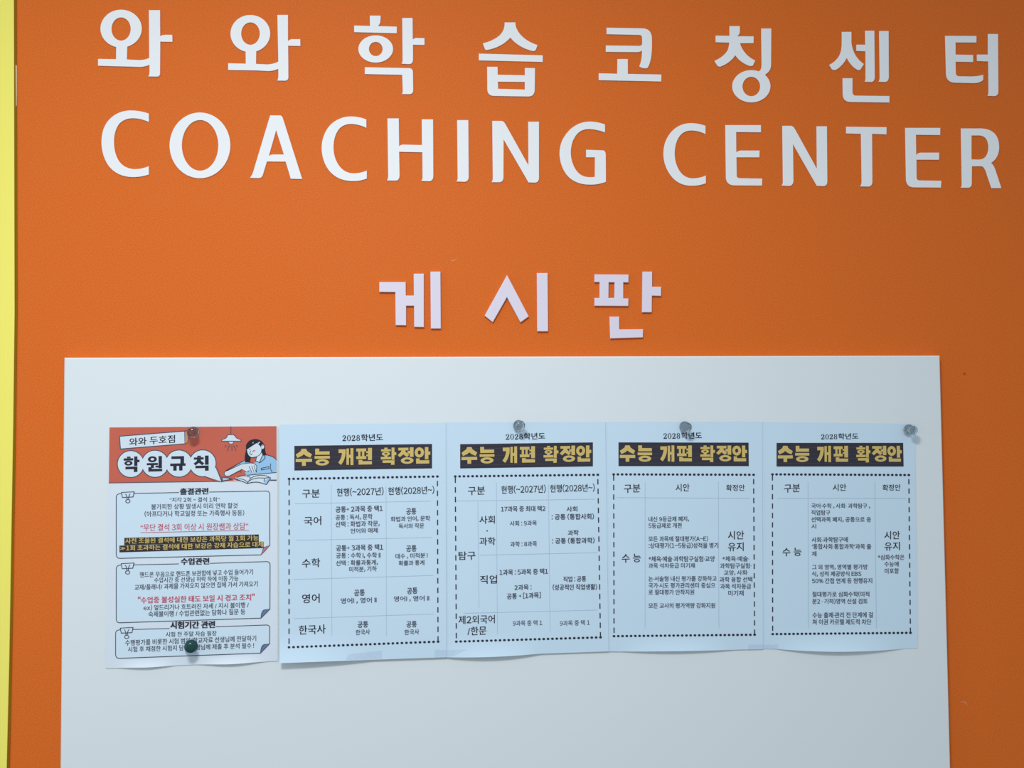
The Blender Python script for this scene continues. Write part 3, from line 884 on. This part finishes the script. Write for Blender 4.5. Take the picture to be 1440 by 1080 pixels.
def section(org, fill, outline, fold, foldm, clip, heading, lines, extra=None):
    fr = Ink(shP, 0, org).poly(path(fill)).build('text_frame', 'frame_fill', po, 'pale blue framed text box')
    ik = Ink(shP, 1, org)
    for p in outline:
        ik.stroke(path(p), 6.0)
    ik.build('frame_outline', 'grey_ink', fr)
    Ink(shP, 1, org).poly(path(fold)).build('folded_corner', foldm, fr)
    ik = Ink(shP, 2, org)
    ik.stroke(path(fold), 5, closed=True)
    ik.build('corner_outline', 'grey_ink', fr)
    x, y = clip
    ik = Ink(shP, 2, org).poly([(x - 2, y - 1), (x + 101, y - 6), (x + 92, y + 38), (x + 8, y + 42)])
    ik.build('clip_body', 'frame_fill', fr)
    ik = Ink(shP, 3, org)
    for p in ('0,1 99,-4 91,36 8,40 0,1', '30,13 q 45,22 44,57', '70,11 q 55,22 56,56'):
        ik.stroke([(x + a, y + b) for a, b in path(p)], 6.0, closed=p.startswith('0,1'))
    ik.stroke([(x + 50 + 17 * math.cos(a / 10 * math.pi), y + 69 + 13 * math.sin(a / 10 * math.pi)) for a in range(20)], 5.5, closed=True)
    ik.build('drawn_clip', 'grey_ink', fr)
    Ink(shP, 3, org).text(*heading, 0, .050).build('section_heading', 'ink', fr)
    ik = Ink(shP, 2, org)
    for ln in lines:
        ik.text(*ln, .016)
    ik.build('section_text', 'grey_ink', fr)
    return fr


fr = section(R1, '130,660 q 130,634 160,633 1300,612 q 1325,612 1325,640 1325,1036 q 1280,1050 1257,1110 160,1140 q 132,1140 130,1110',
    ['618,624 162,633 q 130,634 130,662 130,1106 q 132,1136 160,1136 1256,1109', '855,620 1298,613 q 1325,613 1325,640 1325,1036'],
    '1325,1036 1278,1052 1257,1110', 'pink', (170, 622), ('출결관련', 625, 642, 848, 638, 52),
    [('“지각 2회 = 결석 1회”', 545, 700, 935, 697, 38), ('불가피한 상황 발생시 미리 연락 할것', 402, 757, 1075, 747, 44), ('(아프다거나 학교일정 또는 가족행사 등등)', 350, 815, 1127, 805, 48)])
Ink(shP, 2, R1).text('“무단 결석 3회 이상 시 원장쌤과 상담”', 318, 925, 1158, 912, 55, .010).stroke([(318, 936), (1165, 919)], 4).build('warning_text', 'red_ink', fr, 'red underlined warning text')
hl = Ink(shP, 2, R1).quad((193, 977), (1240, 950), (1240, 1007), (193, 1034), 10, 1).quad((155, 1037), (1278, 1006), (1278, 1056), (155, 1090), 10, 1).build('dark_highlight', 'highlight', fr, 'dark highlight bars')
Ink(shP, 3, R1).text('사전 조율된 결석에 대한 보강은 과목당 월 1회 가능', 200, 1023, 1238, 998, 43, .026).text('≫1회 초과하는 결석에 대한 보강은 강제 자습으로 대체', 160, 1079, 1275, 1047, 43, .026).build('highlight_lettering', 'gold', hl, 'gold lettering')

fr = section(R2, '130,195 q 130,166 160,165 1300,138 q 1328,138 1328,166 1326,508 q 1268,520 1257,578 160,614 q 132,616 130,588',
    ['618,155 162,165 q 130,166 130,196 130,586 q 132,614 160,613 1257,577', '860,151 1300,137 q 1328,138 1328,166 1326,508'],
    '1326,508 1288,512 q 1258,516 1257,578', 'slate', (168, 152), ('수업관련', 632, 163, 855, 160, 54),
    [('핸드폰 무음으로 핸드폰 보관함에 넣고 수업 들어가기', 312, 262, 1195, 238, 44), ('수업시간 중 선생님 허락 하에 이동 가능', 425, 303, 1082, 288, 42), ('교재/플래너/ 과제물 가져오지 않으면 집에 가서 가져오기', 272, 360, 1232, 332, 45),
     ('ex) 엎드리거나 흐트러진 자세 / 지시 불이행 /', 342, 520, 1162, 497, 46), ('숙제불이행 / 수업관련없는 담화나 질문 등', 380, 570, 1135, 550, 46)])
Ink(shP, 2, R2).text('"수업중 불성실한 태도 보일 시 경고 조치"', 298, 465, 1208, 440, 55, 0, .029).build('warning_text', 'red_ink', fr, 'bold red warning text')

section(R2, '125,698 q 125,670 155,668 1298,631 q 1325,630 1325,658 1323,778 q 1262,790 1254,850 155,890 q 127,891 125,864',
    ['545,658 157,669 q 125,670 125,699 125,862 q 127,891 155,890 1254,850', '905,645 1298,631 q 1325,630 1325,658 1323,778'],
    '1323,778 1284,782 q 1256,788 1254,850', 'slate', (161, 654), ('시험기간 관련', 550, 662, 900, 655, 58),
    [('시험 전 주말 자습 필장', 515, 725, 912, 715, 40), ('수행평가를 비롯한 시험 범위/학교자료 선생님께 전달하기', 200, 793, 1220, 757, 46), ('시험 후 채점한 시험지 담당 선생님께 제출 후 분석 필수 !', 220, 843, 1203, 812, 44)])


# ---------------------------------------------------------------- clear tape at the feet of the sheets
def tape(label, corners, sheet, lift=0.0004):
    nu = 10
    V, Fc = [], []
    TL, TR, BR, BL = corners
    for dz in (0.0, 0.0001):
        for j in (0, 1):
            for i in range(nu + 1):
                u = i / nu
                A, B = (TL, TR) if j == 0 else (BL, BR)
                x, y = A[0] + (B[0] - A[0]) * u, A[1] + (B[1] - A[1]) * u
                V.append(sheet.P(x, y, lift) + Vector((0, dz, 0)))
    n = 2 * (nu + 1)
    for i in range(nu):
        a, b, c, d = i, i + 1, nu + 2 + i, nu + 1 + i
        Fc += [(a, d, c, b), (n + b, n + c, n + d, n + a), (a, b, n + b, n + a), (d, n + d, n + c, c)]
    for i in (0, nu):
        Fc.append((i, nu + 1 + i, n + nu + 1 + i, n + i))
    o = mk('tape_strip', V, Fc, 'tape', smooth=False)
    tag(o, label, 'tape', 'clear tape strips at the feet of the sheets')


tape('faint clear tape strip at the foot of the sheet beside the poster', [(489, 920), (537, 914.5), (537, 926.6), (486, 928.4)], shA)
tape('faint clear tape strip joining the two left table sheets at their foot', [(611, 913.6), (658, 913.4), (658, 922.0), (611, 923.6)], shA, 0.0005)
tape('faint clear tape strip joining the two right table sheets at their foot', [(1052.5, 906.4), (1094.5, 905.6), (1094.5, 911.6), (1052.5, 913.2)], shC, 0.0005)


# ---------------------------------------------------------------- push pins
PROFILE = [(0, 1.2), (5.4, 1.2), (7.4, 2.0), (7.7, 3.0), (7.0, 3.9), (4.6, 4.6), (3.6, 6.0), (3.4, 8.0), (3.9, 10.6), (5.6, 13.0), (6.3, 14.2), (6.3, 15.4), (5.5, 16.4), (3.0, 16.9), (0, 17.0)]


def pin(label, px, py, depth, tilt, scale, m):
    base = at(px, py, depth)
    o = empty('push_pin', base)
    n = 28
    q = Vector((tilt[0], -1.0, tilt[1])).normalized()
    rot = Vector((0, 0, 1)).rotation_difference(q).to_matrix()

    def lathe(name, prof, mm):
        V, Fc, ring = [], [], []
        for r, h in prof:
            r, h = r * scale * 1e-3, h * scale * 1e-3
            if r == 0:
                ring.append([len(V)])
                V.append(base + rot @ Vector((0, 0, h)))
            else:
                ring.append([len(V) + k for k in range(n)])
                for k in range(n):
                    a = 2 * math.pi * k / n
                    V.append(base + rot @ Vector((r * math.cos(a), r * math.sin(a), h)))
        for A, B in zip(ring, ring[1:]):
            for k in range(n):
                j = (k + 1) % n
                if len(A) == 1: Fc.append((A[0], B[j], B[k]))
                elif len(B) == 1: Fc.append((A[k], A[j], B[0]))
                else: Fc.append((A[k], A[j], B[j], B[k]))
        return mk(name, V, Fc, mm, o, smooth=True)
    lathe('pin_head', PROFILE, m)
    lathe('pin_needle', [(0, -7.0), (0.45, -5.0), (0.5, 1.1), (0, 1.15)], 'needle')
    tag(o, label, 'push pin', 'push pins in the notice board')
    return o


TOP = PD + 0.0036
pin('clear push pin at the top of the coral poster header', 271.5, 608.0, TOP - 0.003, (0.24, 0.02), 0.92, 'clear')
pin('clear push pin over the year line of the sheet with rows 사회 and 과학', 728.6, 598.8, TOP - 0.001, (0.16, 0.06), 0.92, 'clear')
pin('clear push pin over the year line of the second sheet from the right', 962.2, 600.2, TOP - 0.002, (0.02, -0.02), 0.92, 'clear')
pin('clear push pin tilted at the top right corner of the last sheet', 1276.5, 604.2, TOP - 0.003, (-0.02, -0.05), 0.92, 'clear')
pin('dark green push pin over the lowest text box of the coral poster', 268.6, 908.6, TOP - 0.003, (0.30, 0.18), 1.0, 'green')


# ---------------------------------------------------------------- small marks on the orange panel
def mark(name, pts, m, label):
    tri = tessellate_polygon([[Vector((x, y, 0)) for x, y in pts]])
    o = mk(name, [at(x, y, 0.0002) for x, y in pts], [tuple(t) for t in tri], m, wall)
    o['label'] = label


mark('scuff_mark', path('1350,987.0 q 1354,984.5 1358.5,987 1361.5,992.6 q 1357,990.5 1355,988 1350,987.6'), 'scuff', 'small pale scuff')
mark('scuff_mark', path('633,366.5 q 638,364 645,364.6 q 640,366.5 637,368 633,367'), 'scuff', 'small pale scuff')
mark('paint_spot', ell(1356.3, 525.6, 1.3, 1.8, 10), 'spot', 'tiny dark spot')
